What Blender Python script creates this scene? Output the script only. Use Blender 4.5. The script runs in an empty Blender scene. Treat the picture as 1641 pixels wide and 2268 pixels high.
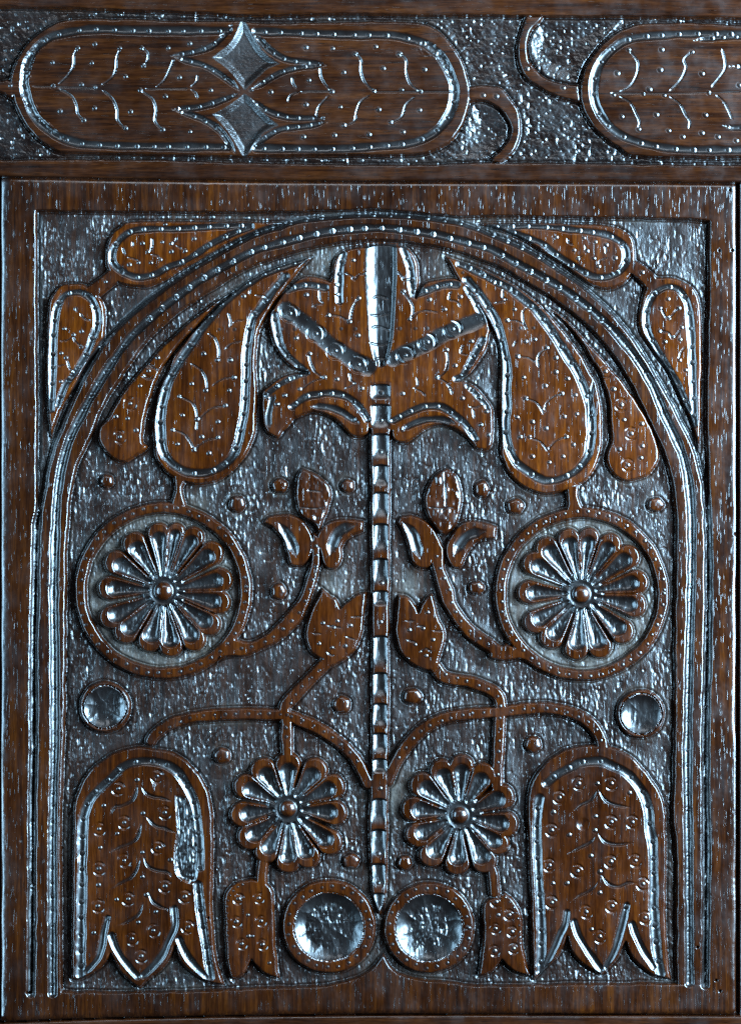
import bpy, math, re
import numpy as np
from mathutils import Vector

# ------------------------------------------------------------------ scale of the work
K = 0.0003            # metres per drawing unit (the carving is laid out on a 1641 x 2268 unit board)
S = 1.7               # spacing of the surface grid, in drawing units
X0, X1, Y0, Y1 = -36.0, 1678.0, -36.0, 2304.0

# ------------------------------------------------------------------ camera, world, lights, exposure
scene = bpy.context.scene
cam_d = bpy.data.cameras.new('camera')
cam = bpy.data.objects.new('camera', cam_d)
scene.collection.objects.link(cam)
CAM_DIST = 2.2
cam.location = (0.0, -CAM_DIST - 14 * K, 0.0)
cam.rotation_euler = (math.radians(90), 0, 0)
cam_d.sensor_width = 36
cam_d.lens = 36 * CAM_DIST / (2268 * K)
cam_d.clip_end = 50
scene.camera = cam

world = bpy.data.worlds.new('World')
scene.world = world
world.use_nodes = True
bg = world.node_tree.nodes['Background']
bg.inputs[0].default_value = (0.62, 0.80, 1.0, 1)
bg.inputs[1].default_value = 0.02

def area(name, loc, target, sx, sy, power, col):
    d = bpy.data.lights.new(name, 'AREA')
    d.shape = 'RECTANGLE'; d.size = sx; d.size_y = sy
    d.energy = power; d.color = col
    o = bpy.data.objects.new(name, d)
    o.location = loc
    o.rotation_euler = (Vector(target) - Vector(loc)).to_track_quat('-Z', 'Y').to_euler()
    scene.collection.objects.link(o)
    return o
area('window_light_right', (1.30, -0.90, 0.30), (0.05, 0, 0), 0.8, 1.2, 420, (0.45, 0.74, 1.0))
area('window_light_left', (-1.35, -0.70, 0.0), (-0.05, 0, 0), 0.4, 1.2, 48, (0.40, 0.72, 1.0))
area('room_light_above', (0.1, -1.25, 1.25), (0, 0, 0), 1.1, 0.3, 10, (0.8, 0.9, 1.0))

scene.view_settings.view_transform = 'Standard'
scene.view_settings.look = 'None'
scene.view_settings.exposure = 0.0
scene.view_settings.gamma = 1.0
scene.view_settings.use_curve_mapping = False

scene.cycles.use_denoising = False        # keep the fine grain and tool marks
scene.cycles.max_bounces = 4

# ------------------------------------------------------------------ drawing board helpers
REG = {'D': (0, 0, 1.0)}
def _reg(n, x, y, w, zw=1641.0):
    s = w / zw / 1.26204
    REG[n] = (x / 1.26204, y / 1.26204, s)
for i, x in enumerate((0, 700, 1371)):
    _reg('A%d' % i, x, 0, 700); _reg('B%d' % i, x, 480, 700); _reg('C%d' % i, x, 1080, 700)
    _reg('E%d' % i, x, 1680, 700); _reg('F%d' % i, x, 2263, 700)
_reg('G1', 250, 660, 600); _reg('G2', 250, 1000, 600); _reg('G3', 750, 660, 600)
_reg('G4', 1300, 660, 600); _reg('G5', 1300, 1000, 600); _reg('G6', 750, 1000, 600)
_reg('R1', 200, 1380, 500); _reg('R2', 1370, 1380, 530); _reg('R3', 630, 2080, 500); _reg('R4', 1080, 2080, 500)
_reg('L1', 200, 2040, 440, 1349); _reg('L2', 1440, 2040, 460, 1410)

def P(s):
    """'A0: x,y x,y* B1: x,y' -> board points; * marks a sharp corner"""
    out = []; r = REG['D']
    for tok in s.split():
        if tok.endswith(':'):
            r = REG[tok[:-1]]; continue
        star = tok.endswith('*')
        a, b = tok.rstrip('*').split(',')
        p = (r[0] + float(a) * r[2], r[1] + float(b) * r[2])
        out.append(p)
        if star: out.append(p)
    return np.array(out)

def spline(p, closed=False, n=6):
    p = np.asarray(p, float)
    m = len(p)
    if m < 3 and not closed: return p
    out = []
    for i in range(m if closed else m - 1):
        if closed:
            a, b, c, d = p[(i - 1) % m], p[i], p[(i + 1) % m], p[(i + 2) % m]
        else:
            a, b, c, d = p[max(i - 1, 0)], p[i], p[i + 1], p[min(i + 2, m - 1)]
        if np.allclose(b, c): continue
        for k in range(n):
            t = k / n
            out.append(0.5 * (2 * b + (c - a) * t + (2 * a - 5 * b + 4 * c - d) * t * t + (3 * b - a - 3 * c + d) * t ** 3))
    if not closed: out.append(p[-1])
    return np.array(out)

xs = np.arange(X0, X1 + 0.01, S); ys = np.arange(Y0, Y1 + 0.01, S)
NX, NY = len(xs), len(ys)
XX, YY = np.meshgrid(xs, ys)

def noise(sx, sy, seed, oct=1):
    """smooth value noise on the board, feature size sx by sy units"""
    tot = np.zeros((NY, NX)); amp = 1.0; norm = 0
    for o in range(oct):
        rg = np.random.RandomState(seed + 31 * o)
        gx = (xs - X0) / sx; gy = (ys - Y0) / sy
        L = rg.rand(int(gy[-1]) + 3, int(gx[-1]) + 3) * 2 - 1
        ix = gx.astype(int); iy = gy.astype(int)
        fx = gx - ix; fy = gy - iy
        fx = fx * fx * (3 - 2 * fx); fy = (fy * fy * (3 - 2 * fy))[:, None]
        r0 = L[iy][:, ix] * (1 - fx) + L[iy][:, ix + 1] * fx
        r1 = L[iy + 1][:, ix] * (1 - fx) + L[iy + 1][:, ix + 1] * fx
        tot += amp * (r0 * (1 - fy) + r1 * fy); norm += amp
        amp *= 0.5; sx /= 2; sy /= 2
    return tot / norm

def sm(t):
    t = np.clip(t, 0, 1); return t * t * (3 - 2 * t)

def win(x0, y0, x1, y1):
    i0 = max(int((x0 - X0) / S), 0); i1 = min(int((x1 - X0) / S) + 2, NX)
    j0 = max(int((y0 - Y0) / S), 0); j1 = min(int((y1 - Y0) / S) + 2, NY)
    return slice(j0, max(j1, j0)), slice(i0, max(i1, i0))

WOB = noise(26, 26, 5) * 1.3 + noise(9, 9, 6) * 0.55       # unevenness of hand-cut outlines

def line_dist(pts, R):
    """distance to an open polyline and the parameter along it, within R; returns window, dist, arc length"""
    w = win(pts[:, 0].min() - R, pts[:, 1].min() - R, pts[:, 0].max() + R, pts[:, 1].max() + R)
    j0, i0 = w[0].start, w[1].start
    d = np.full((w[0].stop - j0, w[1].stop - i0), 1e3); tt = np.zeros_like(d)
    acc = 0.0
    for a, b in zip(pts[:-1], pts[1:]):
        q = win(min(a[0], b[0]) - R, min(a[1], b[1]) - R, max(a[0], b[0]) + R, max(a[1], b[1]) + R)
        X, Y = XX[q], YY[q]
        if X.size == 0: continue
        v = b - a; L2 = max(v @ v, 1e-9)
        t = np.clip(((X - a[0]) * v[0] + (Y - a[1]) * v[1]) / L2, 0, 1)
        dd = np.hypot(X - a[0] - t * v[0], Y - a[1] - t * v[1])
        s = (slice(q[0].start - j0, q[0].stop - j0), slice(q[1].start - i0, q[1].stop - i0))
        m = dd < d[s]
        d[s] = np.where(m, dd, d[s]); tt[s] = np.where(m, acc + t * math.sqrt(L2), tt[s])
        acc += math.sqrt(L2)
    return w, d, tt, acc

def poly_sd(pts, R=46):
    """signed distance (positive inside) to a closed polygon, clipped at R"""
    q = np.vstack([pts, pts[:1]])
    w, d, _, _ = line_dist(q, R)
    X, Y = XX[w][0], YY[w][:, 0]
    ins = np.zeros(d.shape, bool)
    for a, b in zip(q[:-1], q[1:]):
        if a[1] == b[1]: continue
        lo, hi = min(a[1], b[1]), max(a[1], b[1])
        r = np.nonzero((Y >= lo) & (Y < hi))[0]
        if len(r) == 0: continue
        xi = a[0] + (Y[r] - a[1]) / (b[1] - a[1]) * (b[0] - a[0])
        ins[r] ^= X[None, :] > xi[:, None]
    d = np.minimum(d, R)
    return w, np.where(ins, d, -d)

def taper_sd(pts, rads, R=20):
    """signed distance to a stroke of changing half width"""
    pts = np.asarray(pts, float)
    m = max(rads) + R
    w = win(pts[:, 0].min() - m, pts[:, 1].min() - m, pts[:, 0].max() + m, pts[:, 1].max() + m)
    X, Y = XX[w], YY[w]; sd = np.full(X.shape, -1e3)
    for i in range(len(pts) - 1):
        a, b = pts[i], pts[i + 1]; v = b - a; L2 = max(v @ v, 1e-9)
        t = np.clip(((X - a[0]) * v[0] + (Y - a[1]) * v[1]) / L2, 0, 1)
        sd = np.maximum(sd, rads[i] + (rads[i + 1] - rads[i]) * t - np.hypot(X - a[0] - t * v[0], Y - a[1] - t * v[1]))
    return w, sd

# ------------------------------------------------------------------ the carved surface: heights, labels, ground
HR = np.full((NY, NX), -1e3)          # relief heights
SDM = np.full((NY, NX), -1e3)         # largest signed distance to any relief
LAB = np.zeros((NY, NX), np.int32)
DUST = np.zeros((NY, NX))
PAT = np.zeros((NY, NX))               # black stain rubbed into the gouge cuts
PARTS = []                            # (thing, name, parent id, material, label)
def part(thing, name, parent=None, mat='face', label=None):
    PARTS.append((thing, name, parent, mat, label)); return len(PARTS) - 1

def lift(w, sd, pid, h=16.0, ew=5.0, wob=1.0, crown=0.0, cw=14.0):
    sd = sd + WOB[w] * wob
    ew = ew * 0.9
    z = sm((sd + 0.8) / ew) * h
    z = z - 2.0 * np.exp(-np.maximum(sd, 0) / 3.2) * sm((sd + 2) / 3)
    if crown: z = z + crown * np.sqrt(np.clip(np.clip(sd, 0, cw) / cw * (2 - np.clip(sd, 0, cw) / cw), 0, 1))
    z = np.where(sd > -0.8, z, -1e3)
    m = sd > 0
    LAB[w] = np.where(m, pid, LAB[w])
    HR[w] = np.where(m & (HR[w] < z + 30), np.maximum(HR[w], z), np.maximum(HR[w], z))
    SDM[w] = np.maximum(SDM[w], sd)

def lift_poly(s, pid, closed_spline=True, **kw):
    p = P(s) if isinstance(s, str) else s
    if closed_spline: p = spline(p, True)
    w, sd = poly_sd(p)
    lift(w, sd, pid, **kw)
    return p

def lift_stroke(s, width, pid, **kw):
    p = spline(P(s) if isinstance(s, str) else s)
    w, d, _, _ = line_dist(p, width * 0.5 + 40)
    lift(w, width * 0.5 - d, pid, **kw)
    return p

# ---- things and base labels
PANEL, RAIL, LOW, STR, STL = 'oak_carving', 'carved_frieze_rail', 'lower_rail', 'right_stile', 'left_stile'
pid_ground = part(PANEL, 'recessed_ground', None, 'ground', 'dark tooled background around the raised carving')
pid_border = part(PANEL, 'border', None, 'border', 'plain flat border around the carved field')
pid_spL = part(PANEL, 'spandrel_ground', None, 'ground')
pid_spR = part(PANEL, 'spandrel_ground', None, 'ground')
pid_rg = part(RAIL, 'recessed_ground', None, 'rail_ground', 'pitted dark background between the ovals')
pid_rt = part(RAIL, 'top_margin', None, 'rail')
pid_rb = part(RAIL, 'bottom_margin', None, 'rail')
pid_low = part(LOW, 'rail_face', None, 'rail')
pid_str = part(STR, 'stile_face', None, 'face')
pid_stl = part(STL, 'stile_face', None, 'face')

def edge_fn(s):
    p = P(s); return np.interp(XX, p[:, 0], p[:, 1]), p
railline, _ = edge_fn('D: -60,391 A0: 0,1158 700,1172 1641,1183 A1: 800,1188 A2: 0,1190 800,1192 1641,1200 D: 1700,406')
lowline, _ = edge_fn('D: -60,2264 F0: 0,1392 700,1368 1641,1350 F1: 800,1342 F2: 0,1340 1641,1345 D: 1700,2248')
rail_m = YY < railline
LAB[:] = pid_ground
LAB[rail_m] = pid_rg

# ---- panel border and arch paths
G1L = P('D: 70,2200 72,2030 73,1804 76,1635 76,1433 79,1329 81,1194 88,1126 98,1072 108,1018 125,967 148,910 172,856 220,772 287,698 372,630 466,570 555,522 639,493.5 693,483 774,475.6 825,474.5 893,476.6 980,486 1035,496 1109,525.6 1178,558 1225,587 1303,641 1374,708 1424,776 1475,862 1502,913 1532,974 1552,1032 1562,1092 1566,1160 1568,1261 1566,1433 1561,1669 1563,1894 1561,2182')
G2L = P('D: 117,2200 117,2030 117,1894 118,1804 122,1635 122,1466 120,1329 123,1194 127,1109 135,1045 152,981 180,921 216,855 247,806 294,742 372,673 453,615 555,559 594,546 666,526 747,510 822,505 864,506 906,511 948,516 984,524 1067,546 1109,563 1169,597 1255,646 1330,705 1390,769 1438,842 1475,927 1505,991 1522,1052 1529,1113 1531,1194 1529,1329 1526,1433 1522,1669 1524,1894 1526,2176')
G3L = P('D: 139,2215 137,2030 137,1804 142,1669 145,1534 147,1331 150,1194 164,1059 206,957 226,906 261,850 303,786 358,722 453,651 555,592 656,559 757,537.5 825,533 893,536 994,552 1109,594 1154,618 1238,671 1306,728 1357,786 1398,852 1434,927 1461,984 1482,1045 1493,1109 1497,1194 1494,1329 1493,1433 1493,1568 1492,1669 1489,1804 1496,1894 1497,2200')
g1 = spline(G1L); g2 = spline(G2L); g3 = spline(G3L)
bottom = P('D: 1563,2177 F2: 700,1140 0,1150 F1: 1300,1130 1050,1098 940,1045 870,945* 800,1030 680,1105 500,1148 300,1160 0,1170 F0: 900,1195 450,1192 180,1200')
bottom = spline(bottom)
li = np.nonzero(g1[:, 1] < 1120)[0]
left_low = g1[:li[0]]; right_low = g1[li[-1] + 1:]
top_edge = P('B0: 245,262 900,266 1641,270 B1: 400,262 800,250 1000,262 1380,298 B2: 0,293 800,305 1300,312 1428,330')
inner = np.vstack([left_low, P('D: 84,1100 84,1000 84,855 82,600 83,468'), top_edge[1:], P('B2: 1425,500 1425,900 1412,1400 C2: 1410,100'), P('D: 1566,1020 1568,1090'), right_low, bottom[1:]])
w, sd = poly_sd(inner, 60)
full = np.full((NY, NX), -60.0); full[w] = sd
inner_sd = full.copy()
pan_m = (~rail_m) & (YY < lowline) & (XX > 2) & (XX < 1629)
sdb = np.where(rail_m, -60.0, -full)
lift((slice(0, NY), slice(0, NX)), np.where(rail_m, -1e3, sdb), pid_border, h=17, ew=5)

# spandrel ground labels (outside the arch, inside the border)
P1 = np.vstack([g1, [[1561, 2240], [70, 2240]]])
w, sd1 = poly_sd(P1, 60); f1 = np.full((NY, NX), -60.0); f1[w] = sd1
P3 = np.vstack([g3, [[1497, 2250], [139, 2250]]])
w, sd3 = poly_sd(P3, 60); f3 = np.full((NY, NX), -60.0); f3[w] = sd3
m = (inner_sd > 0) & (f1 <= 0)
LAB[m & (XX < 820)] = pid_spL; LAB[m & (XX >= 820)] = pid_spR
for tri in ('B0: 720,690* 1150,700* 1000,900* 700,1150* 640,1150* 690,900* 640,760*', 'B2: 870,690* 620,740* 900,1050* 1020,1170* 980,960* 1040,720* 930,640*'):
    w, sd = poly_sd(P(tri)); pid = part(PANEL, 'spandrel_ground', None, 'ground')
    LAB[w] = np.where((sd > 0) & ((LAB[w] == pid_spL) | (LAB[w] == pid_spR)), pid, LAB[w])
# arch moulding: two strips
pid_archo = part(PANEL, 'arch_strip', None, 'border', 'outer strip of the round arch moulding')
pid_archi = part(PANEL, 'arch_strip', None, 'border', 'inner strip of the round arch moulding')
band = np.minimum(f1, -f3); band[(inner_sd < -3)] = -60
w2, sd2 = poly_sd(np.vstack([g2, [[1526, 2240], [117, 2240]]]), 60); f2 = np.full((NY, NX), -60.0); f2[w2] = sd2
FULLW = (slice(0, NY), slice(0, NX))
bb = np.where(band > -40, band, -1e3)
lift(FULLW, bb, pid_archo, h=16, ew=5)
LAB[(LAB == pid_archo) & (f2 > 0)] = pid_archi

# ------------------------------------------------------------------ relief on the panel
def leaf(name, outline, label=None, mat='face', **kw):
    pid = part(PANEL, name, None, mat if 'spandrel' not in name and name not in ('side_leaf', 'drop_leaf') else 'warm', label); lift_poly(outline, pid, **kw); return pid

# spandrel teardrops
spL1 = leaf('spandrel_leaf', 'B0: 1900,328* 1641,326 1200,322 870,322 790,360 730,420 700,500 695,580 715,650 770,720 870,750 970,750 1070,712 1200,632 1380,532 1550,445 1700,385')
spL2 = leaf('spandrel_leaf', 'B0: 400,745 345,810 318,900 312,1100 305,1300 C0: 315,150 335,340* 395,160 450,60 500,0 B0: 560,1275 640,1172 680,1110 690,1010 690,920 670,850 620,790 560,742 480,732')
sp_stem = part(PANEL, 'leaf_stem', None); lift_stroke('B0: 785,650 690,725 600,790', 34, sp_stem)
spR1 = leaf('spandrel_leaf', 'B2: -75,342* 0,334 300,335 600,342 760,348 850,375 920,420 945,500 948,580 935,650 900,705 830,752 760,770 690,755 620,720 500,625 380,545 250,460 100,392')
spR2 = leaf('spandrel_leaf', 'B2: 1100,692 1190,692 1280,730 1345,785 1372,870 1380,1000 1385,1200 1382,1400 C2: 1378,200 1365,430* 1330,270 1260,110 1215,20 B2: 1170,1320 1100,1220 1040,1130 990,1050 975,960 990,860 1010,775 1050,710')
sp_stem2 = part(PANEL, 'leaf_stem', None); lift_stroke('B2: 890,600 990,665 1060,740', 34, sp_stem2)

# long side leaves beside the arch, and the two great drop leaves
olL = leaf('side_leaf', 'G2: 265,795 180,762 110,695 76,620 82,540 140,465 200,350 290,220 420,66 G1: 560,840 700,715 850,588 1000,478 1120,402* 1030,480 930,572 830,672 740,770 650,880 590,960 G2: 540,115 500,195 468,290 440,400 415,520 408,640 440,680 385,735')
olR = leaf('side_leaf', 'G5: 1260,940 1180,930 1110,862 1078,790 1085,715 1118,630 1108,480 1095,330 1055,180 1000,60 G4: 975,960 875,795 760,655 630,535* 780,645 920,795 1060,948 G5: 1110,78 1240,238 1335,375 1410,510 1462,640 1482,750 1450,832 1380,905')
dlL = leaf('drop_leaf', 'G2: 495,640 488,520 500,400 525,290 560,190 610,80 G1: 650,905 720,815 800,725 900,615 1000,515 1120,420 1250,322 1400,250 1560,195 1690,160* 1560,310 1480,420 1395,540 1340,625 1300,720 1278,850 1268,1000 G2: 1272,100 1278,250 1275,400 1268,560 1240,660 1180,762 1100,860 1000,930 880,966 770,958 640,912 560,842 510,762')
dlR = leaf('drop_leaf', 'G4: -150,150* 0,205 150,258 300,335 430,415 560,515 680,642 780,762 880,902 950,1030 G5: 1000,190 1038,350 1047,500 1042,680 1010,800 960,890 880,960 780,1015 620,1042 500,1012 400,950 320,852 280,742 272,600 268,400 272,160 G4: 272,1094 265,900 240,790 195,680 130,570 50,455 -40,350')
ds1 = part(PANEL, 'drop_stem', None); lift_poly('C0: 1135,560* 1235,590* 1205,640 1200,700 1225,790* 1118,790* 1145,680', ds1, closed_spline=True)
ds2 = part(PANEL, 'drop_stem', None); lift_poly('C2: 490,660* 575,640* 575,720 600,790* 640,830* 480,830* 505,760', ds2, closed_spline=True)

# central lily
lily = part(PANEL, 'lily_flower', None, 'warm', 'large upright lily under the crown of the arch')
lily_out = ('G3: 840,62 745,78 640,92 570,118 520,160 497,220 490,300 472,342* 400,316 310,308 250,320 170,380 100,450 40,540 8,620 20,750 60,850 130,950 200,1012 300,1046* '
            'G6: 200,114 100,144 20,200 -40,255 -48,330 -46,430 -36,510 5,580 72,606 110,560 160,505 205,455 270,428 350,413 450,440 530,488 590,548 640,598 700,606 760,582 775,545 790,600* 930,600* 940,560 950,610 990,645 1050,650 1110,610 1170,560 1260,520 1330,515 1420,540 1500,590 1560,650 1594,695 1674,702 1712,664 1719,600 1720,440 1708,380 1660,310 1594,232 1510,185 1440,168* '
            'G4: 20,1050 100,960 160,855 180,760 190,715 165,620 100,500 30,400 G3: 1500,360 1440,328 1380,320 1280,332 1190,362 1125,470* 1155,350 1150,290 1140,200 1100,130 1050,82 950,72')
lift_poly(lily_out, lily, h=16, ew=5)
lcL = part(PANEL, 'curled_petal', lily, 'warm'); lift_poly('G6: 205,455 215,415 270,372 350,327 440,306 540,316 620,352 690,410 740,462 772,530 760,580 700,605 640,598 590,550 530,490 450,440 350,413 270,430', lcL, h=17)
lcR = part(PANEL, 'curled_petal', lily, 'warm'); lift_poly('G6: 943,560 950,610 990,645 1050,650 1110,610 1170,560 1260,520 1330,515 1420,540 1510,600 1560,655* 1540,585 1460,500 1350,412 1260,396 1150,406 1050,450 980,490', lcR, h=17)

# main stem
stem = part(PANEL, 'main_stem', None, 'face', 'straight central stem of scooped segments')
lift_poly('G6: 778,180* 942,180* 938,400 C1: 918,300 915,700 912,1300 E1: 908,300 908,700 905,1050 F1: 900,100 893,400 885,560 850,705* 800,560 782,300 780,0 E1: 790,1000 795,700 795,300 C1: 792,1300 790,700 785,350 G6: 790,420', stem, h=17)

# upper small tulips
budL = leaf('bud', 'C1: 335,533* 305,600 292,700 308,790 340,850 420,905 450,960 475,890 505,810 532,715 512,650 470,602 410,565', crown=3)
lfL1 = leaf('tulip_leaf', 'C1: 78,892* 120,850 200,835 280,845 345,882 395,945 418,1015 408,1090 382,1135 350,1166 300,1180 255,1160 235,1080 210,1000 150,930')
lfL2 = leaf('tulip_leaf', 'C1: 430,990 480,910 560,872 640,865 742,882* 740,948* 645,988 602,1050 600,1120 570,1188 520,1202 480,1170 455,1090')
budR = leaf('bud', 'C1: 1285,533* 1212,580 1155,660 1140,740 1152,820 1190,895 1260,975 1330,930 1368,850 1386,740 1380,660 1345,585', crown=3)
lfR1 = leaf('tulip_leaf', 'C1: 958,890* 985,850 1050,840 1110,860 1170,902 1230,985 1250,1060 1215,1140 1165,1188 1110,1192 1062,1150 1040,1060 1012,970')
lfR2 = leaf('tulip_leaf', 'C1: 1290,1010 1350,922 1430,880 1520,890 1612,918* 1605,1000* 1500,1012 1430,1080 1382,1178 1330,1190 1292,1140 1275,1070')
tsL = part(PANEL, 'tulip_stem', None)
lift_poly('C1: 405,960 455,990* 462,1130 440,1250 405,1370 E1: 345,110 270,195 190,265 110,305 0,350 R1: 1560,1492 1480,1492 1400,1505 1330,1545* 1380,1400* 1440,1300* 1560,1345 E1: 0,262 100,218 190,135 270,40 C1: 325,1370 365,1260 395,1150', tsL)
tsR = part(PANEL, 'tulip_stem', None)
lift_poly('C1: 1190,930 1270,1060* 1275,1190 1330,1330 E1: 1345,0 1410,110 1500,190 1590,255 1641,290 R2: 130,1290* 330,1380* 340,1460* 250,1432 200,1440 120,1450 0,1425 E1: 1560,335 1440,260 1340,150 1260,20 C1: 1225,1320 1190,1190 1165,1100', tsR)

# lower tulips with their stems, and the arms
armL = part(PANEL, 'branch', None); lift_stroke('D: 334,1640 345,1626 372,1607 422,1590 490,1583 555,1581 588,1583 632,1584 666,1597 707,1614 744,1639 774,1666 795,1693 815,1735', 27, armL)
armR1 = part(PANEL, 'branch', None); lift_stroke('D: 1095,1578 1028,1583 977,1593 937,1615 906,1645 879,1683 858,1730', 27, armR1)
armR2 = part(PANEL, 'branch', None); lift_stroke('D: 1110,1577 1171,1569.5 1221,1569.5 1272,1581 1306,1602 1328,1630 1333,1656', 27, armR2)
stL = part(PANEL, 'tulip_stem', None); lift_stroke('E1: 500,400 400,500 300,605 225,700 240,800 238,900 245,1020', 27, stL)
stR = part(PANEL, 'tulip_stem', None); lift_stroke('D: 965,1478 985,1500 1038,1511 1078,1524 1103,1543 1109,1568 1106,1602 1103,1669 1100,1740', 27, stR)
tuL = leaf('tulip', 'C1: 470,1320* 520,1370 565,1395 E1: 590,45* 640,0 C1: 690,1362 765,1342* E1: 745,100 728,220 690,310 620,382 520,432 475,388 430,360 388,318 360,240 364,170 390,80 C1: 445,1380')
tuR = leaf('tulip', 'C1: 965,1362* 1030,1375 E1: 1080,30 1100,75* 1120,30 C1: 1150,1380 1192,1350* E1: 1230,100 1270,180 1277,250 1245,360 1215,432 1165,456 1100,440 1030,390 970,310 948,200 955,80')

# ringed rosettes
def ring(cx, cy, ro, ri, name='ring', par=None, mat='face', sy=1.0, h=16):
    pid = part(PANEL, name, par, mat)
    w = win(cx - ro - 46, cy - ro - 46, cx + ro + 46, cy + ro + 46)
    r = np.hypot(XX[w] - cx, (YY[w] - cy) / sy)
    lift(w, np.minimum(ro - r, r - ri), pid, h=h)
    return pid
def rosette(region, centre, tips, boss_r, label, bw=28.0):
    c = P('%s: %s' % (region, centre))[0]
    pid = part(PANEL, 'rosette', None, 'face', label)
    tp = P('%s: %s' % (region, tips))
    w = win(c[0] - 60, c[1] - 60, c[0] + 60, c[1] + 60)
    r = np.hypot(XX[w] - c[0], YY[w] - c[1])
    lift(w, 52 - r, pid, h=7.0, ew=10)
    ang = np.sort(np.arctan2(tp[:, 1] - c[1], tp[:, 0] - c[0]))
    cuts = []
    for t in tp:
        v = t - c; R = np.hypot(*v); u = v / R; a = math.atan2(v[1], v[0])
        df = np.abs((ang - a + math.pi) % (2 * math.pi) - math.pi); df = np.sort(df)[1:3].mean()
        wt = min(0.50 * df * (R - 16), bw)
        petal = part(PANEL, 'petal', pid)
        p0 = c + u * 34; p1 = c + u * (R - wt)
        lw, lsd = taper_sd(np.array([p0, p1]), [34 * df * 0.46, wt])
        z_r = np.hypot(XX[lw] - c[0], YY[lw] - c[1])
        sd = lsd + WOB[lw] * 0.6
        hh = 8 + 8.5 * sm((z_r - 25) / (R - 45))
        z = sm((sd + 2) / 6) * hh
        z = np.where(sd > -2, z, -1e3)
        mm = (sd > 0) & (z > HR[lw] - 3)
        LAB[lw] = np.where(mm, petal, LAB[lw])
        HR[lw] = np.maximum(HR[lw], z); SDM[lw] = np.maximum(SDM[lw], sd)
        cuts.append((np.array([c + u * 36, c + u * (R - wt * 1.42)]), [34 * df * 0.38, wt * 0.70], R, c))
    boss = part(PANEL, 'centre_boss', pid)
    return pid, boss, cuts, c, boss_r
R1c = (361.5, 1308.5); R2c = (1287, 1315)
ring1 = ring(361.5, 1308, 196, 170); ring2 = ring(1288, 1315.5, 193, 167)
ros = []
ros.append(rosette('R1', '845,895', '790,262 975,262 1165,312 1370,475 1472,765 1455,1020 1350,1260 1180,1430 930,1500 690,1450 425,1345 270,1180 240,860 320,570 520,365', 20, 'ringed rosette on the left with fifteen petals'))
ros.append(rosette('R2', '790,870', '655,300 860,290 1080,350 1270,480 1362,740 1350,990 1215,1265 980,1420 735,1440 470,1325 300,1160 232,850 290,545 430,388', 19, 'ringed rosette on the right with fourteen petals'))
ros.append(rosette('R3', '575,595', '575,75 285,140 90,335 45,655 135,925 330,1085 575,1185 800,1130 1045,975 1115,640 1085,340 885,145', 18, 'small rosette left of the stem', 29))
ros.append(rosette('R4', '675,655', '460,145 690,92 945,185 1165,440 1208,760 1105,980 950,1175 640,1205 350,1110 185,880 140,580 240,300', 18, 'small rosette right of the stem', 29))

# stems under the small rosettes, small lower buds
bsL = part(PANEL, 'bud_stem', None); lift_stroke('D: 588,1895 583,1915 580,1955', 25, bsL)
bsR = part(PANEL, 'bud_stem', None); lift_stroke('D: 1084,1915 1091,1935 1096,1978', 25, bsR)
lbL = leaf('lower_bud', 'F0: 1468,580 1500,512 1560,472 F1: 10,460 100,480 150,555 160,700 165,900 188,1105* 100,1080 40,1030 8,985* F0: 1600,1070 1522,1122* 1495,1050 1482,900 1472,700')
lbR = leaf('lower_bud', 'F1: 1520,640 1560,590 1641,560 F2: 100,548 160,605 200,680 212,850 232,1000 262,1092* 150,1060 75,988* 0,1068 F1: 1490,1098* 1512,950 1526,800')
# bells
blL = leaf('bell_flower', 'L1: 2,2145* 10,1500 15,900 25,640 60,520 140,380 250,270 380,190 560,145 700,158 850,190 980,260 1100,390 1180,560 1213,760 1215,1000 1208,1400 1215,1700 1242,1950 1310,2188* 1220,2172 1100,2130 990,2050 915,1955 888,1860* 850,1960 780,2050 680,2130 590,2215* 500,2152 420,2070 365,1970 338,1920* 300,1985 220,2062 100,2130')
blR = leaf('bell_flower', 'L2: 155,2145* 140,1700 125,1300 112,900 105,650 120,500 170,390 260,280 380,190 520,140 680,125 830,150 960,210 1080,310 1180,440 1250,570 1283,700 1292,1000 1292,1400 1296,1700 1308,1950 1340,2150* 1180,2102 1060,2020 985,1925 945,1820* 890,1930 820,2020 742,2105* 640,2050 540,1970 475,1875 445,1770* 420,1850 350,1960 250,2050')
# dishes with rims
rimA = ring(233, 1566, 57, 46.5, 'cup_rim'); rimB = ring(1419, 1581, 54, 44, 'cup_rim')
def bowl(cx, cy, r, par, depth=15):
    return (cx, cy, r, part(PANEL, 'bowl_hollow', par), depth)
bowls = [bowl(233, 1566, 47.5, rimA, 13), bowl(1419, 1581, 45, rimB, 13)]
rimC = ring(728.5, 2053, 104, 75, 'cup_rim'); rimD = ring(950, 2055, 101, 73, 'cup_rim')
bowls += [bowl(728.5, 2053, 77, rimC, 19), bowl(950, 2055, 75, rimD, 19)]
for cx, cy, r, pid, dep in bowls:
    w = win(cx - r, cy - r, cx + r, cy + r)
    d = np.hypot(XX[w] - cx, YY[w] - cy) + WOB[w] * 0.8
    z = 15.5 - dep * np.clip(1 - (d / r) ** 2, 0, 1) ** 0.8
    m = d < r
    HR[w] = np.where(m, np.where(d > r - 4, np.minimum(np.maximum(HR[w], z), 16), z), HR[w])
    LAB[w] = np.where(d < r - 1.5, pid, LAB[w]); SDM[w] = np.maximum(SDM[w], np.where(m, 5, -1e3))
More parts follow.
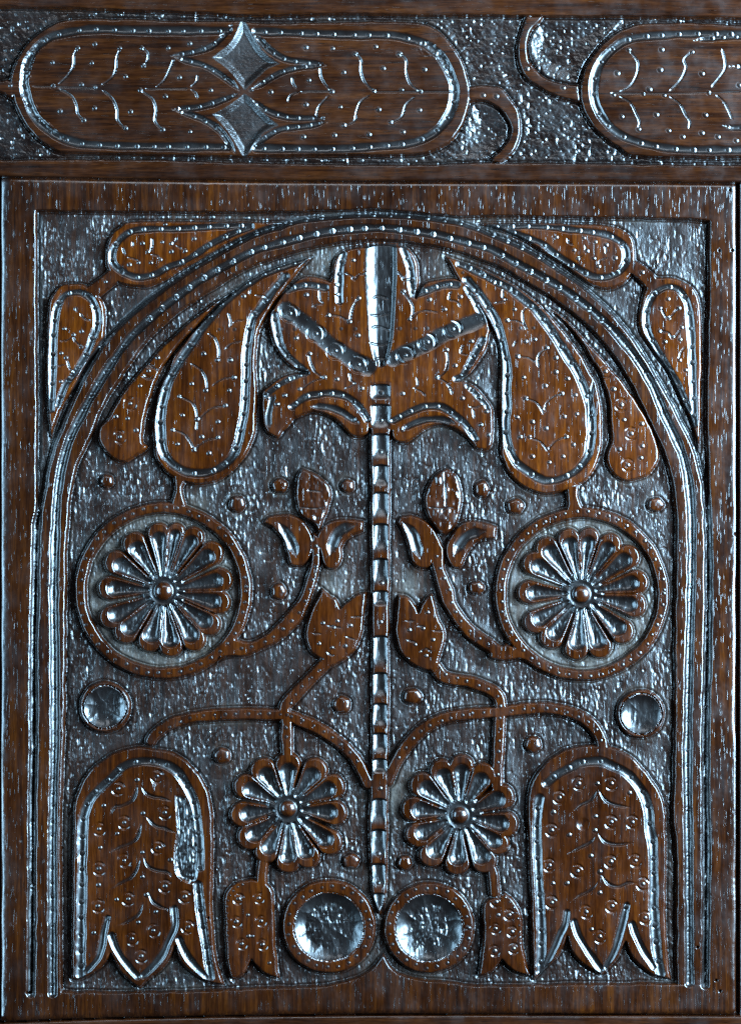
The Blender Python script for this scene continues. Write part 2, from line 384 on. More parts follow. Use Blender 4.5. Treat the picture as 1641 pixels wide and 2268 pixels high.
# bosses
BOSS = [(236.6, 1065, 15), (525.6, 1116, 18), (619, 1075.5, 17), (770, 1075.5, 15), (1067, 1083, 17), (617, 1310, 17), (1055, 1302, 16), (1141.5, 1121, 18), (1452.5, 1117, 17), (757.5, 1561, 19), (913.5, 1542.5, 19), (492, 1674, 18), (1181, 1649, 18), (778, 1908, 17), (896, 1911.5, 16)]
rg = np.random.RandomState(3)
for bx_, by_, r in BOSS:
    pid = part(PANEL, 'boss', None)
    w = win(bx_ - 50, by_ - 50, bx_ + 50, by_ + 50)
    e = rg.uniform(-0.1, 0.1); th = np.arctan2(YY[w] - by_, XX[w] - bx_)
    d = np.hypot((XX[w] - bx_) * (1 + e), (YY[w] - by_) * (1 - e)) + 0.7 * np.cos(th * 5 + e * 40)
    lift(w, r - d, pid, h=8.5, ew=4, crown=6.5, cw=r, wob=0.5)

# ------------------------------------------------------------------ relief on the rail
railtop = spline(P('D: -60,20 A0: 0,58 400,58 900,76 1300,88 1641,108 A1: 600,97 1100,106 A2: 0,108 900,116 1641,126 D: 1720,42'))
railbot = spline(P('D: -60,352 A0: 0,1046 400,1046 900,1046 1641,1066 A1: 500,1076 1000,1080 A2: 0,1066 600,1070 1100,1078 1641,1080 D: 1720,365'))
rw = FULLW
rt_y = np.interp(XX, railtop[:, 0], railtop[:, 1]); rb_y = np.interp(XX, railbot[:, 0], railbot[:, 1])
sdt = np.where(YY < 200, rt_y - YY, -1e3); lift(rw, np.maximum(sdt, -45), pid_rt, h=14, ew=4.5)
sdbm = np.where(rail_m & (YY > 200), YY - rb_y, -1e3); lift(rw, np.where(sdbm > -45, sdbm, -1e3), pid_rb, h=14, ew=4.5)
ov1 = part(RAIL, 'oval_medallion', None, 'rail', 'complete oval with two four-pointed stars')
ov2 = part(RAIL, 'oval_medallion', None, 'rail', 'oval cut off by the right edge of the picture')
lift_poly('A0: 1560,137 1300,140 900,128 620,122 450,132 330,172 230,242 150,332 100,425 76,500 70,565 90,640 122,740 190,850 290,940 400,1002 600,1008 1000,1018 1560,1032 A1: 400,1022 900,1020 1090,1014 1230,980 1320,920 1380,840 1420,745 1438,650 1434,560 1402,450 1365,360 1290,262 1200,185 1110,152 900,142 400,150 50,150', ov1, h=14)
lift_poly('D: 1720,52 A2: 1641,165 1300,150 1000,157 900,178 800,232 700,320 625,430 592,520 580,600 592,690 640,790 720,890 830,970 940,1026 1200,1035 1641,1035 D: 1720,350', ov2, h=14)
st0 = part(RAIL, 'strap', None, 'rail'); lift_poly('D: -60,175* A0: 0,530 50,522* 100,560 95,655* 50,632 0,606 D: -60,196*', st0, h=14)
st1 = part(RAIL, 'strap', None, 'rail', 'hooked strap curling down from the complete oval')
lift_poly('A1: 1425,572* 1500,558 1580,565 1641,580 A2: 130,650 178,720 195,800 190,900 160,980 108,1045 60,1080* 0,1060* 20,1022 62,985 112,920 130,850 110,790 60,722 0,682 A1: 1500,664 1430,672*', st1, h=14)
st2 = part(RAIL, 'strap', None, 'rail', 'hooked strap curling up to the oval at the right edge')
lift_poly('A2: 228,105* 345,105* 320,150 268,205 240,290 250,390 300,462 380,522 500,552 575,560* 590,680* 550,668 450,640 340,590 258,540 202,470 178,410 174,320 190,220', st2, h=14)

# ------------------------------------------------------------------ ground, and everything put together
gn = noise(4.2, 16.0, 11, 2); gr = noise(5.5, 5.5, 12, 2); gl = noise(46, 60, 13, 2); pit = noise(7, 9, 14)
calm = 0.15 + 1.05 * sm((noise(70, 80, 17, 2) + 0.35) * 1.6)
GP = (1.2 * gn + 0.45 * gr) * calm + 2.4 * gl - 1.4 * np.clip(pit - 0.45, 0, 1) * 2
GRL = 0.8 * gr + 0.6 * noise(11, 9, 15) + 1.2 * gl - 2.0 * np.clip(noise(8, 7, 16) - 0.4, 0, 1) * 2
for hook in ('A1: 1440,670* 1520,668 1600,700 A2: 60,745 112,830 112,900 50,985 -30,1030 A1: 1400,1060 1250,1010* 1340,930 1400,830 1432,740', 'A2: 330,130* 860,130* 760,240 660,350 590,470 565,545* 480,540 370,505 300,440 262,380 252,290 280,205'):
    w, sd = poly_sd(spline(P(hook), True)); GRL[w] += np.where(sd > 0, 2.0 - 4.5 * sm(sd / 38.0), 0)
G = np.where(rail_m, GRL, GP)
G = G + 3.2 * np.exp(np.minimum(SDM, 0) / 13.0) - 4.5 * np.exp(-((SDM + 1.8) / 3.0) ** 2)
H = np.maximum(HR, G)
isrel = HR > G
# faces: gentle unevenness
face = noise(60, 110, 21, 2) * 0.7 + noise(11, 40, 22) * 0.18 + noise(7, 7, 23) * 0.12
H = np.where(isrel & ~rail_m, H + face, H)
face_r = noise(120, 60, 24, 2) * 0.7 + noise(40, 9, 25) * 0.15
H = np.where(isrel & rail_m, H + face_r, H)
WID = 1.0 + 0.14 * noise(30, 30, 27)

def groove(s, width, depth, top=16.0, mode='min', smooth=True, power=1.0, taper=0.0, wob=0.6):
    p = P(s) if isinstance(s, str) else np.asarray(s, float)
    if smooth and len(p) > 2: p = spline(p)
    hw = width * 0.5
    if width > 10: depth = depth * 0.66
    w, d, t, L = line_dist(p, hw + 4)
    k = 1.0
    if taper: k = np.clip(np.minimum(t, L - t) / taper, 0.15, 1) ** 0.7
    rr = (d + WOB[w] * wob) / (hw * WID[w] * k)
    prof = depth * np.clip(1 - rr * rr, 0, 1) ** power * (k if taper else 1)
    if mode == 'min':
        H[w] = np.where(rr < 1, np.minimum(H[w], top - prof), H[w])
    else:
        H[w] = H[w] - prof
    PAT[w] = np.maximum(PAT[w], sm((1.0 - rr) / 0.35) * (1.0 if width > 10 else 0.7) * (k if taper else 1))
    return p
def pips(s, r=5.2, h=3.4):
    p = P(s) if isinstance(s, str) else np.asarray(s)
    for a, b in p:
        rr = r * rg.uniform(0.78, 1.05)
        w = win(a - rr * 2, b - rr * 2, a + rr * 2, b + rr * 2)
        d = np.hypot(XX[w] - a, YY[w] - b) / rr
        H[w] += 0.5 * h * np.clip(1 - d * d, 0, 1) ** 0.8 - 0.6 * np.exp(-((d - 1.25) / 0.28) ** 2)
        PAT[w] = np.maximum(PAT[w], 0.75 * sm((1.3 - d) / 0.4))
def beads(p, step, r=5.0, h=3.4, start=None, ylim=None):
    seg = np.hypot(*np.diff(p, axis=0).T); acc = np.concatenate([[0], np.cumsum(seg)])
    t = np.arange(start if start is not None else step * 0.5, acc[-1], step)
    t = t + rg.uniform(-0.12, 0.12, len(t)) * step
    q = np.stack([np.interp(t, acc, p[:, 0]), np.interp(t, acc, p[:, 1])], 1)
    if ylim is not None: q = q[q[:, 1] < ylim]
    pips(q, r, h)
def vein(s, width=4.2, depth=2.4, taper=6):
    for one in s.split('|'):
        groove(one, width, depth, mode='sub', taper=taper, wob=0.15)
REGNOW = ''
def veins(region, s, **kw):
    for one in s.split('|'): vein('%s: %s' % (region, one.strip()), **kw)
def eyes(s, r=13.5, hw=2.1, depth=3.0, rot=0.0, pip=True):
    for a, b in P(s):
        ro = rot + rg.uniform(-0.5, 0.5)
        w = win(a - r - 6, b - r - 6, a + r + 6, b + r + 6)
        X, Y = XX[w] - a, YY[w] - b
        d = np.hypot(X, Y); th = np.arctan2(Y, X) - ro
        k = np.clip(np.abs(np.sin(th)) * 1.5 - 0.45, 0, 1)
        H[w] -= depth * np.clip(1 - ((d - r) / (hw * (0.5 + k))) ** 2, 0, 1) * k
        if pip: pips([(a, b)], 4.6, 3.0)
def carve(s, floor, top, ew, pid=None, tex=None, closed_spline=True):
    p = P(s)
    if closed_spline: p = spline(p, True)
    w, sd = poly_sd(p)
    sd = sd + WOB[w] * 0.6
    z = top - (top - floor) * sm(sd / ew)
    if tex is not None: z = z + tex[w] * sm(sd / ew)
    H[w] = np.where(sd > 0, np.minimum(H[w], z), H[w])
    if pid is not None: LAB[w] = np.where(sd > 0, pid, LAB[w])

# ---- arch grooves
groove(g1, 20, 13, top=16.5, smooth=False); groove(g2, 21.5, 13, top=16.5, smooth=False)
beads(g1[g1[:, 1] < 600], 38, 5.6, 6.5); beads(g2[g2[:, 1] < 720], 38, 6.0, 6.5); beads(g2[g2[:, 1] > 720], 33, 4.2, 0.6)
beads(g1[(g1[:, 1] > 600)], 36, 4.2, 0.7)
groove('B0: 262,300 C0: 262,0 262,400 258,640', 15, 8, top=16, smooth=True)
beads(spline(P('B0: 880,292 1115,292 1357,290 1640,298')), 38, 5, 3.6); beads(spline(P('B2: 0,318 280,318 590,318 690,322')), 37, 5, 3.6)

# ---- spandrel leaves
tdw = 18
b = groove('B0: 1640,352 1450,356 1320,365 1110,375 980,375 860,392 775,460 738,540 752,610 820,665 920,693 1020,670 1110,622 1200,588 1300,530 1370,482 1450,440 1530,404 1640,365', tdw, 7); beads(b, 36, 5.2, 3.6)
b = groove('C0: 335,150 B0: 345,1390 350,1200 355,1050 375,900 420,815 480,792 540,795 600,840 636,920 637,1010 608,1090 572,1190 530,1262 480,1335 430,1400 C0: 385,120', tdw, 7); beads(b, 36, 5.2, 3.6)
b = groove('B2: -10,365 215,357 425,368 540,382 625,390 745,410 810,435 868,480 888,545 876,612 830,665 760,690 670,688 600,650 540,615 470,572 400,522 330,468 240,432 120,390', tdw, 7); beads(b, 36, 5.2, 3.6)
b = groove('C2: 1300,150 B2: 1225,1395 1140,1252 1080,1150 1030,1050 1017,960 1032,872 1080,795 1160,755 1235,775 1283,850 1303,950 1315,1100 1320,1250 1325,1400 C2: 1335,250', tdw, 7); beads(b, 38, 5.2, 3.2)
pips('B0: 935,470 1065,462 1125,472 1275,440 1215,520 1125,525 970,525 1053,577 992,597 910,597 850,610 1085,345 695,722 500,900 537,1047 485,1070 425,1030 535,1150 405,1190 435,1220 403,1375 475,1310', 4.6, 3)
pips('B2: 610,435 685,460 545,515 630,520 570,570 675,568 705,620 815,565 755,480 795,670 430,430 990,660 1110,895 1165,960 1230,895 1160,835 1140,1115 1105,1045 1195,1085 1250,1020 1240,1100 1235,1235 1275,1300', 4.6, 3)
veins('B0', '995,430 1000,480 985,530|985,540 1030,550 1050,580|870,450 872,500|1165,420 1150,460 1125,475|1150,480 1200,510|800,490 825,550|830,560 880,570 910,590|500,880 505,925|525,920 550,960 600,975|480,1070 495,1110 540,1150|390,1110 450,1100 480,1072|440,1230 460,1290 490,1310|375,1275 430,1262')
veins('B2', '500,430 510,465 545,480|615,475 625,525|605,545 570,567|750,480 755,545|770,562 720,580 705,615|1115,895 1160,960 1225,895|1105,1045 1160,1052 1195,1090 1245,1030|1230,1230 1250,1180 1280,1140')

# ---- drop leaves
bw = 21
b = groove('G1: 1640,180 1490,225 1380,268 1270,320 1140,410 1055,475 970,565 870,690 800,800 720,915 G2: 655,90 600,200 565,320 548,430 545,560 560,690 600,770 660,830 740,872 860,884 980,850 1090,760 1135,655 1160,540 1185,400 1195,280 1200,100 G1: 1205,900 1222,740 1255,620 1325,530 1405,415 1500,310', bw, 9); beads(b, 38, 5.4, 3.8)
b = groove('G4: -40,215 30,240 130,290 230,345 345,402 450,490 540,565 635,690 710,805 780,920 840,1010 G5: 900,220 940,330 962,440 965,555 955,660 935,750 860,850 760,912 670,938 585,932 480,872 380,785 322,645 305,500 318,390 315,260 320,50 G4: 300,900 255,710 210,600 160,520 100,430 15,335', bw, 9); beads(b, 40, 5.4, 3.8)
groove('G5: 985,150 950,350 930,560', 12, 4, mode='sub', taper=30)
veins('G2', '770,40 850,90 890,160 900,240|1120,150 1040,155 970,190 940,222|690,295 780,340 815,400 825,470|1040,370 950,380 880,430 835,480|640,550 720,580 770,640 800,700|985,610 900,630 840,670 805,705|825,480 820,560|430,70 500,80 520,110|400,140 450,160 500,155')
veins('G1', '900,740 960,780 990,870 985,940|1170,800 1090,820 1035,872|1060,580 1080,650 1075,705|1190,640 1120,650 1095,680|1230,400 1225,455|1260,450 1350,460')
veins('G5', '460,310 540,340 580,390 600,440|735,275 670,300 620,350 605,410|490,610 570,640 615,690 630,722|770,605 700,630 650,680 632,715')
veins('G4', '400,920 480,930 540,970|620,855 570,900 550,960 565,1010|320,640 400,650 450,680 475,725|475,545 440,580 440,640 460,690|290,400 285,460 310,490 220,512|395,790 365,850')
pips('G2: 785,200 1070,250 690,295 1110,150 890,250 715,440 985,490 1040,365 825,470 640,550 675,660 985,610 800,705 915,730 860,605 980,20 1080,20 390,215 205,450 295,465 360,555 G1: 875,900 1080,945 980,945 1105,1080 525,930 1180,460', 5, 3.3)
pips('G5: 445,150 610,215 690,110 780,160 460,310 735,275 840,285 395,455 510,490 755,450 850,430 615,540 420,605 490,605 770,605 825,665 510,755 745,755 640,800 1130,240 1210,475 1345,505 1350,675 1175,700 1340,765 G4: 375,560 460,805 400,920 620,855 320,645 690,930 340,400 530,790 130,275 220,350', 5, 3.3)
eyes('G2: 455,100 315,350 235,605 G5: 1070,105 1190,360 1265,580 1240,820', 13)

# ---- lily
groove('G3: 845,75 850,300 850,560 850,800 860,945', 1, 0.0, mode='sub')
fl, fr = [], []
pts = P('G3: 858,70 858,300 860,560 858,760 856,900 856,960'); hws = np.array([38.0, 38.5, 34, 30, 21, 12])
lw, sdf = taper_sd(spline(pts), list(np.interp(np.linspace(0, 1, len(spline(pts))), np.linspace(0, 1, 6), hws)))
uu = np.clip(sdf / 30.0, 0, 1)
hwy = np.interp(YY[lw], spline(pts)[:, 1], np.interp(np.linspace(0, 1, len(spline(pts))), np.linspace(0, 1, 6), hws))
uf = (XX[lw] - np.interp(YY[lw], pts[:, 1], pts[:, 0]) + hwy) / (2 * hwy)
flute = 17 - 10.5 * np.minimum(sm(uf / 0.42 * 0.92 + 0.04), sm((1 - uf) / 0.17))
sdf = np.minimum(sdf, f3[lw] - 2)
pid_flute = part(PANEL, 'throat_flute', lily, 'warm')
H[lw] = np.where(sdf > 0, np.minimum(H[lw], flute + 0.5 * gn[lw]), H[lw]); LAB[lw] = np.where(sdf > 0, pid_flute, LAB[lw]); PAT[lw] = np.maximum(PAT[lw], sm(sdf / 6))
veins('G3', '790,475 850,455 920,480|770,600 850,605 930,580|780,700 850,690 930,720|770,815 860,830 930,800|800,950 860,930 930,950', width=5, depth=2.6)
groove('G3: 140,560 365,735 515,860 760,1000', 42, 8, top=16.5); groove('G3: 1620,640 1400,715 1215,815 960,935', 42, 8, top=16.5)
eyes('G3: 165,590 365,745 515,875 690,980 1050,910 1215,810 1410,710', 18, 2.8, 3.6, rot=1.0)
groove('G3: 575,140 550,240 545,360 545,500', 18, 6); beads(P('G3: 575,160 550,240 520,400 545,520'), 24, 5, 3)
groove('G3: 1035,100 1085,240 1095,360 1115,450', 18, 6); beads(P('G3: 1040,120 1085,240 1110,440'), 26, 5, 3)
b = groove('G3: 150,410 230,385 320,375 430,395', 20, 6); beads(b, 26, 5, 3.2)
b = groove('G3: 45,600 70,730 95,835 150,915 210,970 280,1035', 18, 7); beads(b, 29, 5, 3.4)
b = groove('G6: 300,118 180,155 80,210 -20,290', 14, 4); beads(b, 30, 4.6, 3)
b = groove('G3: 1150,440 1250,400 1350,370 1440,372', 20, 6); beads(b, 28, 5, 3.2)
b = groove('G3: 1520,400 1590,520 1650,640', 16, 5); beads(b, 30, 5, 3.2)
b = groove('G3: 1640,790 1560,930 1490,1060 1440,1090', 18, 6); beads(b, 28, 5, 3)
b = groove('G6: 1520,215 1600,290 1680,380', 14, 4); beads(b, 26, 4.8, 3)
b = groove('G6: 185,375 290,298 380,280 465,270 590,295 690,370 760,470', 19, 8.5, top=16.5); beads(b, 27, 5, 3.4)
b = groove('G6: 955,480 1100,405 1200,372 1320,375 1420,435 1520,525 1580,620', 19, 8.5, top=16.5); beads(b, 30, 5, 3)
groove('G6: 330,370 450,378 560,412 640,468 695,502', 17, 8, top=17, taper=14); groove('G6: 1020,555 1090,512 1200,475 1320,472 1430,505', 17, 8, top=17, taper=14)
pips('G6: 665,480 1025,550', 5, 3)
groove('G2: 1415,270 1390,350 1370,450 1375,540', 15, 4, mode='sub', taper=10)
veins('G3', '390,405 395,480 425,520|330,545 380,520 430,520|690,470 650,540 630,610 625,650|460,605 540,610 610,650|580,285 630,300 658,335 690,295 740,290|980,260 1020,310 1040,340 1110,315|1025,425 1080,490 1105,560 1090,640|1090,640 1150,580 1220,570 1300,585|1400,410 1380,480 1440,500 1470,550|1360,870 1370,960 1350,1040 1290,1080|310,890 320,960 360,1040 420,1080|1495,820 1470,890 1530,910')
veins('G6', '430,150 340,180 250,245|620,110 630,170 660,200 580,240|1130,140 1140,210 1100,240|1110,235 1170,260 1205,300|1290,150 1370,200 1410,290|1370,20 1360,90 1300,150|1530,370 1580,380 1640,355|1560,385 1575,470')
pips('G3: 650,185 290,450 690,475 215,780 685,760 315,900 1230,485 1345,560 1465,465 1080,635 620,655 460,605 1425,990 1550,805 1360,870 1030,425 G6: 430,150 240,240 525,165 715,235 125,290 65,355 1025,275 1290,150 1390,240 1480,310 1620,515 1610,300', 5, 3.3)
pips('G2: 1435,215 1495,285 1555,155 1360,300 1440,355 G5: 30,235 105,300 160,410 120,510 180,590 45,555', 4.8, 3.2)

# ---- main stem scoops: each scoop is a part of the stem
ycut = [850, 894, 959, 1028, 1088, 1158, 1235, 1307, 1351, 1406, 1488, 1556, 1622, 1679, 1767, 1835, 1911, 1977, 2030]
def stem_x(y):
    return np.interp(y, [850, 960, 1100, 1330, 1500, 1700, 1800, 1900, 1980, 2030], [843.5, 843.5, 843.5, 843, 842, 841, 838.5, 838, 838.5, 841])
for i, (a, b_) in enumerate(zip(ycut[:-1], ycut[1:])):
    if a in (1351, 1307) and a == 1351: continue
    if a == 1679: b_ = 1722
    end = b_ - (5 if b_ - a > 40 else 3)
    w = win(800, a - 2, 890, b_ + 2)
    X, Y = XX[w], YY[w]
    cx = stem_x(Y); hw = 17.5 if a > 1000 else 19.5
    if a < 930: hw = 22
    if a > 1960: hw = 17.5 - (Y - 1977) * 0.2
    arc = 3.0 * (1 - ((X - cx) / hw) ** 2)
    t = (Y - a + arc - 3) / (end - a)
    u = np.clip(1 - ((X - cx) / hw) ** 2, 0, 1) ** 0.65
    dep = 10.5 * sm(t / 0.06) * (1 - 0.35 * np.clip(t, 0, 1)) * sm((1.0 - t) / 0.45)
    z = 17.2 - dep * u
    mm = (t > 0) & (t < 1) & (np.abs(X - cx) < hw)
    pid = part(PANEL, 'scoop', stem)
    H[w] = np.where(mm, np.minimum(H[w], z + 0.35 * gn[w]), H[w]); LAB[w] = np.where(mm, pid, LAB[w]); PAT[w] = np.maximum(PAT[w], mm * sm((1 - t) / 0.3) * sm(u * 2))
pips([(843, 1378), (842, 1746), (845, 870), (844, 930), (843, 1000), (845, 1290), (838, 1890), (838, 1955)], 5, 3)

# ---- tulips, leaves, stems, rings
for s_ in ('C1: 185,890 240,970 285,1060 305,1120', 'C1: 690,905 590,945 545,1020 522,1110', 'C1: 1000,890 1060,960 1090,1050 1115,1130', 'C1: 1540,945 1430,975 1370,1040 1335,1110'):
    groove(s_, 26, 10, top=16.5, taper=22)
bt = noise(9, 16, 33, 2)
for pid in (budL, budR): H[:] = np.where((LAB == pid), H + bt * 2.2, H)
for s_ in ('C1: 420,1000 435,1150 385,1330 E1: 330,60 250,150 150,235 40,290 R1: 1560,1420', 'C1: 1215,1080 1240,1200 1300,1330 E1: 1320,20 1385,145 1470,225 1580,300 E2: 40,335'):
    beads(spline(P(s_)), 26, 3.8, 1.6)
for s_ in ('D: 345,1628 422,1590 490,1583 555,1581 632,1584 707,1614 774,1666 800,1700', 'D: 1085,1578 1028,1583 937,1615 879,1683', 'D: 1120,1575 1221,1569.5 1306,1602 1330,1640', 'E1: 480,430 300,605 235,780 240,960', 'D: 975,1490 1038,1511 1100,1540 1106,1602 1103,1669 1101,1720'):
    beads(spline(P(s_)), 25, 3.8, 1.5)
for cx, cy, r, st in ((361.5, 1308, 184, 25), (1288, 1315.5, 181, 24), (728.5, 2053, 90, 24), (950, 2055, 88, 24)):
    th = np.arange(0, 2 * math.pi, st / r)
    pips(np.stack([cx + r * np.cos(th), cy + r * np.sin(th)], 1) + rg.uniform(-2.5, 2.5, (len(th), 2)), 4.0, 1.7)
pips('E1: 475,145 655,160 570,130 450,280 535,305 620,295 545,170 C1: 640,1400 E1: 1040,190 1130,180 1162,75 1195,255 1150,358 1078,285 1030,380', 4.6, 2.8)
veins('E1', '400,210 470,215|500,160 600,175|620,230 690,255|660,105 740,100|500,330 530,355 555,350|1010,130 1080,130|1190,195 1265,195|1020,255 1090,270|1090,165 1150,165|1110,340 1150,310 1190,340')
veins('C1', '320,790 420,800 480,790|370,680 470,690|1160,790 1250,800 1340,790|1270,560 1280,800', depth=1.8)
# rosette flutes and bosses
for pid, boss, cuts, c, br in ros:
    for ends, rads, R, cc in cuts:
        lw, sd = taper_sd(ends, rads)
        z_r = np.hypot(XX[lw] - c[0], YY[lw] - c[1])
        top = 8 + 8.5 * sm((z_r - 25) / (R - 45))
        rad_here = np.maximum(rads[0] + (rads[1] - rads[0]) * np.clip((z_r - 40) / (R - 60), 0, 1), 2)
        z = top - 0.5 - 9.5 * (1 - (1 - np.clip(sd / rad_here, 0, 1)) ** 2) * (0.55 + 0.45 * sm((z_r - 40) / 50))
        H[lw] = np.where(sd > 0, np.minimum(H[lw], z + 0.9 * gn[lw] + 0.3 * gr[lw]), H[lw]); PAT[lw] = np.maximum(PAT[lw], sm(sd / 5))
    w = win(c[0] - 60, c[1] - 60, c[0] + 60, c[1] + 60)
    d = np.hypot(XX[w] - c[0], YY[w] - c[1])
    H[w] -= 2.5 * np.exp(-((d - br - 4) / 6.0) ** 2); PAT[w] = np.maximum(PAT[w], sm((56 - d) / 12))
    z = 3 + 13.5 * np.sqrt(np.clip(1 - (d / br) ** 2, 0, 1))
    H[w] = np.where(d < br, np.maximum(H[w], z), H[w]); LAB[w] = np.where(d < br, boss, LAB[w]); PAT[w] = np.where(d < br - 1, 0, PAT[w])
# bowls: radial scratches
for (cx, cy, r, pid, dep), n in zip(bowls, (7, 6, 8, 8)):
    w = win(cx - r, cy - r, cx + r, cy + r); d = np.hypot(XX[w] - cx, YY[w] - cy) / r
    th = np.arctan2(YY[w] - cy, XX[w] - cx) + 0.25 + 0.05 * WOB[w]
    fac = np.abs(np.sin(th * n / 2)) ** 0.7 * sm(d * 1.5) * np.clip(1 - d ** 5, 0, 1)
    H[w] -= np.where(LAB[w] == pid, (2.6 if r > 60 else 1.2) * (fac - 0.3), 0)
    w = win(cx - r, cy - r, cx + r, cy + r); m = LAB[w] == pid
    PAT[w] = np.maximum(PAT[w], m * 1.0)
    H[w] = np.where(m, H[w] + 0.5 * gn[w] + 0.7 * noise(22, 22, 41)[w], H[w])

# ---- lower buds
eyes('F0: 1565,585 1550,735 1585,880 F1: 55,580 70,730 80,885 F2: 35,605 30,780 25,925 150,910 140,800 120,690', 11)
beads(spline(P('F0: 1495,1040 1492,800 1490,620 1540,520 1620,480')), 13, 2.6, 1.8); beads(spline(P('F2: 80,560 150,640 185,760 195,900')), 14, 2.6, 1.8)
pips('F0: 1625,690 1630,830 F1: 15,830 125,1005 F2: 50,690', 4.2, 2.6)

# ---- bells
b = groove('L1: 85,2100 85,1700 92,1300 97,900 112,720 165,590 245,500 345,410 450,310 600,268 760,280 880,335 960,430 1040,580 1072,750 1092,950 1105,1180', 22, 8.5); beads(b, 36, 5.2, 3)
b = groove('L1: 1085,1320 1100,1500 1130,1700 1160,1900 1190,2120', 21, 9); beads(b, 40, 5.2, 2)
groove('L1: 310,1610 282,1720 262,1850 222,1965 130,2070', 16, 7.5); groove('L1: 345,1760 400,1900 470,2000 570,2115', 17, 7.5)
groove('L1: 880,1530 885,1680 835,1800 780,1920 700,2025 615,2105', 18, 7.5); groove('L1: 925,1790 975,1900 1060,2020 1165,2120', 18, 7.5)
b = groove('L2: 215,2070 222,1750 200,1300 183,1000 188,720 205,585', 22, 8.5); beads(b, 38, 5.2, 2.4)
b = groove('L2: 268,455 380,370 480,320 560,278 720,268 830,310 940,362 1040,460 1102,560 1140,690 1150,820 1178,1000 1182,1300 1188,1600 1212,1900 1242,2090', 23, 9); beads(b, 38, 5.4, 2.4)
groove('L2: 440,1560 425,1660 380,1750 330,1870 258,2020', 17, 7.5); groove('L2: 500,1640 535,1750 590,1850 660,1950 735,2055', 17, 8)
groove('L2: 950,1500 925,1620 890,1750 850,1880 775,2035', 18, 7.5); groove('L2: 1000,1660 1040,1780 1100,1900 1190,2030', 17, 8)
for reg_, s_ in (('L1', '565,470 550,540 510,610 430,650 370,662 335,730|600,480 640,540 700,572 770,582 860,612|600,800 562,920 500,972 420,1002 330,1050|640,740 720,820 800,842 890,882|590,1100 552,1200 500,1270 420,1312 340,1362|620,1085 660,1168 730,1202 830,1222 865,1272|615,1480 572,1580 480,1642 400,1675|660,1390 700,1470 760,1512 835,1540'),
                 ('L2', '705,500 640,600 560,642 488,705|715,520 770,600 850,642 980,662|690,890 640,960 540,1012 450,1062|710,890 760,952 860,982 1000,966|712,1290 640,1372 540,1422 480,1472|738,1245 800,1320 880,1342 960,1310 1040,1312')):
    veins(reg_, s_, width=8.5, depth=4.6, taper=22)
eyes('L1: 405,505 735,400 455,795 240,850 800,710 745,1010 455,1120 240,1190 805,1340 490,1450 230,1510 975,1430 520,1790 705,1720 600,1940 1000,1690', 13.5)
eyes('L2: 375,580 540,460 820,460 310,860 820,790 1000,790 290,1160 530,1210 815,1130 1025,1120 310,1480 605,1560 825,1510 1110,1610 1090,1320 720,1770', 13.5)
pips('L1: 280,650 395,890 250,1010 850,1115 235,1330 610,1260 390,1455 725,1560 195,1740 565,430 615,715 610,1050 645,1415 575,1650 325,1620', 5, 3.2)
pips('L2: 325,705 460,900 685,740 645,1080 720,1395 320,1315 440,1315 975,540 700,460 680,860 720,1215 650,1710 950,1520', 5, 3.2)
# torn-out patch on the left bell, knot hole on the right one
rough = noise(7, 34, 51, 2) + 0.4 * noise(4, 7, 52)
w, sd = poly_sd(spline(P('L1: 900,560 1000,600 1060,800 1090,1050 1070,1290 990,1310 900,1230 885,1050 905,880 900,720'), True))
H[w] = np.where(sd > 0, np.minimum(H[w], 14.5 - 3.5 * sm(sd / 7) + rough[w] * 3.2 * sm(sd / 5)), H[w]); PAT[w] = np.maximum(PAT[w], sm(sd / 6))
w = win(1270, 1805, 1320, 1850); d = np.hypot(XX[w] - 1291, YY[w] - 1826); H[w] -= 3.5 * np.clip(1 - (d / 15) ** 2, 0, 1)
w = win(340, 1710, 390, 1760); d = np.hypot(XX[w] - 356, YY[w] - 1735); H[w] -= 3 * np.clip(1 - (d / 22) ** 2, 0, 1)
# worm holes
for a, b_ in [(1616, 421), (1592.5, 555.5), (1621, 554.5), (462, 2033), (1594, 2195), (1585, 2171), (1544, 2098), (1627, 1183)]:
    w = win(a - 6, b_ - 6, a + 6, b_ + 6); d = np.hypot(XX[w] - a, YY[w] - b_); H[w] -= 9 * np.clip(1 - (d / 3.4) ** 2, 0, 1)

# ---- rail engraving
RT = 14.0
b = groove('A0: 1500,205 1200,207 900,205 700,196 560,198 430,220 330,252 250,312 200,390 170,480 166,570 185,650 220,742 282,822 380,892 520,940 750,958 1000,963 1300,965 1500,968', 22, 8.5, top=RT); beads(b, 39, 5, 3)
b = groove('A1: 40,210 300,220 600,230 900,236 1040,258 1150,295 1232,362 1292,452 1330,545 1334,640 1308,742 1250,832 1168,895 1050,940 800,965 500,980 40,975', 22, 8.5, top=RT); beads(b, 39, 5, 3)
b = groove('D: 1720,76 A2: 1641,228 1300,226 1100,236 950,252 850,288 770,352 710,432 680,520 672,610 690,700 740,790 812,862 930,925 1100,965 1300,985 1641,985 D: 1720,333', 21, 8, top=RT); beads(b, 39, 5, 3)
rough_r = noise(7, 7, 61, 2) * 2.0
w, sd = poly_sd(spline(P('A1: 1090,280 1180,270 1240,330 1300,420 1330,520 1290,500 1250,410 1190,380 1110,360'), True)); H[w] = np.where(sd > 0, H[w] + rough_r[w], H[w])
w, sd = poly_sd(spline(P('A0: 120,470 200,330 330,240 330,290 250,370 215,480 215,620 300,780 420,890 380,920 240,790 150,640'), True)); H[w] = np.where(sd > 0, H[w] + 0.6 * rough_r[w], H[w])
